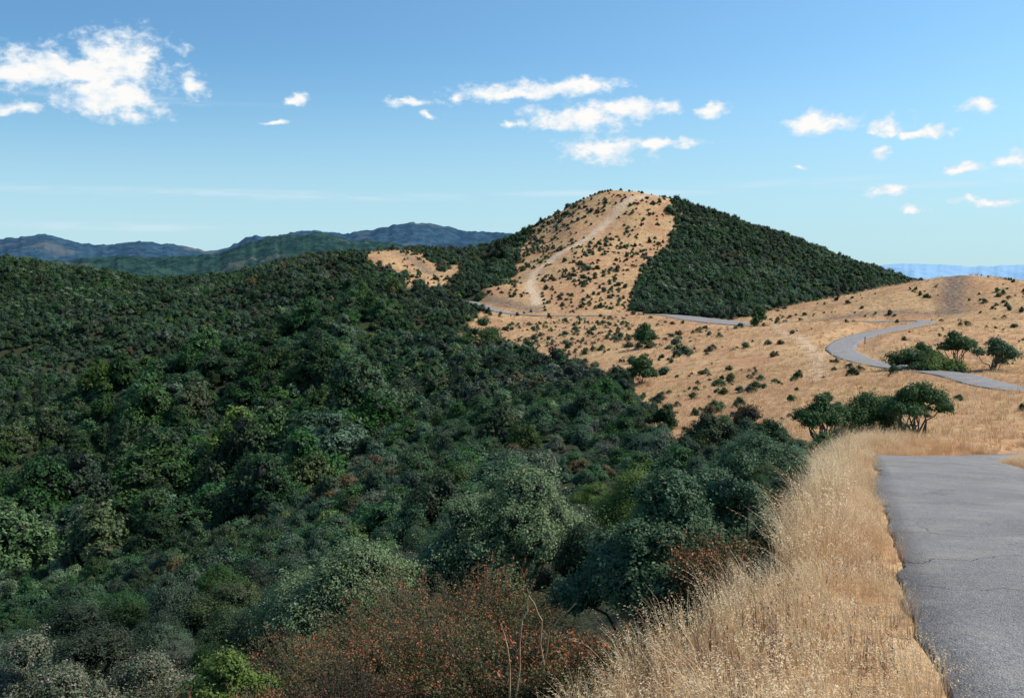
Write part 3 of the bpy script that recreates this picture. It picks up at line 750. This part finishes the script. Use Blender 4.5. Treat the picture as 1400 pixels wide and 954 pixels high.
mountains('forested_hills', [(-500,352),(-200,345),(0,350),(90,356),(170,350),(240,350),(300,348),(340,333),(385,323),(440,319),(480,328),(530,333),(590,340),(640,345),(760,360),(900,380)], 2300, 900, -100, (0.010,0.030,0.028), (0.038,0.080,0.056), (0.10,0.24,0.42), 0.07, 14, 45, 0.03, 16)
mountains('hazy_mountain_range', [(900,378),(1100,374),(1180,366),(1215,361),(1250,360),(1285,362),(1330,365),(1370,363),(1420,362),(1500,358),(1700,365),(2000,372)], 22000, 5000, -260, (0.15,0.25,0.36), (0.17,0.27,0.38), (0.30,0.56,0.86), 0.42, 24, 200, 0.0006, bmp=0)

# ------------------------------------------------------------------ sun + sky
SUN_EL = 48; SUN_AZ = 80      # azimuth from +Y toward +X
sun = bpy.data.lights.new('sun', 'SUN'); sun.energy = 5.0; sun.angle = radians(0.5); sun.color = (1.0, 0.95, 0.87)
so = link(bpy.data.objects.new('sun', sun)); so.rotation_euler = (radians(90-SUN_EL), 0, radians(180-SUN_AZ))
sdir = (cos(radians(SUN_EL))*sin(radians(SUN_AZ)), cos(radians(SUN_EL))*cos(radians(SUN_AZ)), sin(radians(SUN_EL)))
w = bpy.data.worlds.new('World'); scene.world = w; w.use_nodes = True
try:
    w.cycles.sampling_method = 'NONE'
except Exception as e: print(e)
nt = w.node_tree; nt.nodes.clear(); b = NB(nt)
sky = b.n('ShaderNodeTexSky'); sky.sky_type = 'NISHITA'; sky.sun_disc = False
sky.sun_elevation = radians(SUN_EL); sky.sun_rotation = radians(SUN_AZ); sky.altitude = 700; sky.air_density = 1.0; sky.dust_density = 0.5; sky.ozone_density = 1.0
bg = b.n('ShaderNodeBackground'); bg.inputs[1].default_value = 0.135
tc = b.n('ShaderNodeTexCoord'); sx = b.n('ShaderNodeSeparateXYZ'); nt.links.new(tc.outputs['Generated'], sx.inputs[0])
azn = b.math('ARCTAN2', sx.outputs[0], sx.outputs[1]); eln = b.math('ARCSINE', sx.outputs[2])
skc = b.mix(1.0, sky.outputs[0], (0.67, 1.0, 1.15), 'MULTIPLY')
skc = b.mix(b.mr(eln, 0.0, 0.22, 0.82, 0.05), skc, (3.7,5.4,6.2))
sund = b.vm('DOT_PRODUCT', tc.outputs['Generated'], sdir)
skv = b.mr(sund, -0.15, 0.65, 0.76, 1.15, False)
cv = b.n('ShaderNodeCombineXYZ'); nt.links.new(b.math('POWER', skv, 1.5), cv.inputs[0]); nt.links.new(skv, cv.inputs[1]); nt.links.new(b.math('POWER', skv, 0.7), cv.inputs[2])
polar = b.mix(b.mr(eln, 0.02, 0.22), (1,1,1), cv.outputs[0])
skc = b.mix(1.0, skc, polar, 'MULTIPLY')
nt.links.new(skc, bg.inputs[0])
cb = b.n('ShaderNodeCombineXYZ'); nt.links.new(azn, cb.inputs[0]); nt.links.new(eln, cb.inputs[1])
P0 = cb.outputs[0]
def nzc(scale, detail, yscale=1.0, off=0.0, rough=0.6):
    q = b.vm('MULTIPLY', P0, (1, yscale, 1)); q = b.vm('ADD', q, (off, off, 0))
    nd = b.n('ShaderNodeTexNoise'); nd.noise_dimensions = '2D'; nt.links.new(q, nd.inputs['Vector']); nd.inputs['Scale'].default_value = scale; nd.inputs['Detail'].default_value = detail; nd.inputs['Roughness'].default_value = rough
    return nd
wn = nzc(26, 4, 1.4, 0.0, 0.5); wo = b.vm('SUBTRACT', wn.outputs['Color'], (0.5,0.5,0.5)); wo = b.vm('MULTIPLY', wo, (0.045, 0.020, 0))
P = b.vm('ADD', P0, wo)
clouds = [(95,97,125,26),(165,80,62,33),(150,132,66,28),(40,96,65,17),(14,146,24,8),(262,120,20,15),(562,138,34,7),(690,128,75,12),(770,118,75,12),(790,163,74,18),(860,147,66,14),(830,205,62,18),(895,196,64,9),(975,151,24,8),(1115,168,48,15),(1220,175,30,13),(1275,183,30,8),(1333,143,23,9),(1392,215,24,13),(1215,260,32,7),(1205,210,18,6),(1345,277,36,6),(1310,232,30,8),(1095,230,18,6),(1250,287,16,5),(412,139,14,6),(383,169,24,4),(592,163,14,6),(708,168,14,6)]
acc = None
for (u, v, hw, hh) in clouds:
    dv = ray(u, v); dv = dv/np.linalg.norm(dv); a = math.atan2(dv[0], dv[1]); e = math.asin(dv[2])
    q = b.vm('SUBTRACT', P, (a, e, 0)); q = b.vm('MULTIPLY', q, (F/hw*0.92, F/hh*0.92, 0)); l = b.vm('LENGTH', q)
    acc = l if acc is None else b.math('MINIMUM', acc, l)
fn = nzc(60, 6, 1.5, 3.3).outputs[0]; fn2 = nzc(30, 3, 1.6, 7.1).outputs[0]
den = b.math('SUBTRACT', 1.12, acc)
den = b.math('ADD', den, b.math('MULTIPLY', b.math('SUBTRACT', fn, 0.5), 1.7))
den = b.math('ADD', den, b.math('MULTIPLY', b.math('SUBTRACT', fn2, 0.5), 0.8))
mask = b.mr(den, 0.0, 0.8)
sacc = None
for (u, v, hw, hh) in [(150,310,190,8),(820,265,200,7),(1200,250,280,11),(500,271,60,4),(330,266,420,9),(200,137,200,7)]:
    dv = ray(u, v); dv = dv/np.linalg.norm(dv); a = math.atan2(dv[0], dv[1]); e = math.asin(dv[2])
    q = b.vm('SUBTRACT', P0, (a, e, 0)); q = b.vm('MULTIPLY', q, (F/hw, F/hh, 0)); l = b.vm('LENGTH', q)
    sacc = l if sacc is None else b.math('MINIMUM', sacc, l)
sn = nzc(9, 5, 9.0, 1.1).outputs[0]
sden = b.math('MULTIPLY', b.mr(b.math('SUBTRACT', 1.1, sacc), 0, 1), b.mr(sn, .35, .65, 0.05, 0.5))
mask = b.math('MAXIMUM', mask, sden)
ccol = b.mix(b.mr(b.math('ADD', den, b.math('MULTIPLY', b.math('SUBTRACT', nzc(48, 3, 1.4, 5.5).outputs[0], 0.5), 1.6)), 0.3, 1.1), (0.74,0.85,0.94), (1.0,0.985,0.96))
bc = b.n('ShaderNodeBackground'); nt.links.new(ccol, bc.inputs[0]); bc.inputs[1].default_value = 1.0
mxs = b.n('ShaderNodeMixShader'); nt.links.new(b.math('MULTIPLY', mask, 0.98), mxs.inputs[0]); nt.links.new(bg.outputs[0], mxs.inputs[1]); nt.links.new(bc.outputs[0], mxs.inputs[2])
wo_ = b.n('ShaderNodeOutputWorld'); nt.links.new(mxs.outputs[0], wo_.inputs[0])

# ------------------------------------------------------------------ camera
cam = bpy.data.cameras.new('camera'); cam.lens = 35; cam.sensor_width = 36; cam.clip_start = 0.1; cam.clip_end = 80000
co = link(bpy.data.objects.new('camera', cam)); co.location = (0,0,0); co.rotation_euler = (pi/2-PITCH, 0, 0)
scene.camera = co
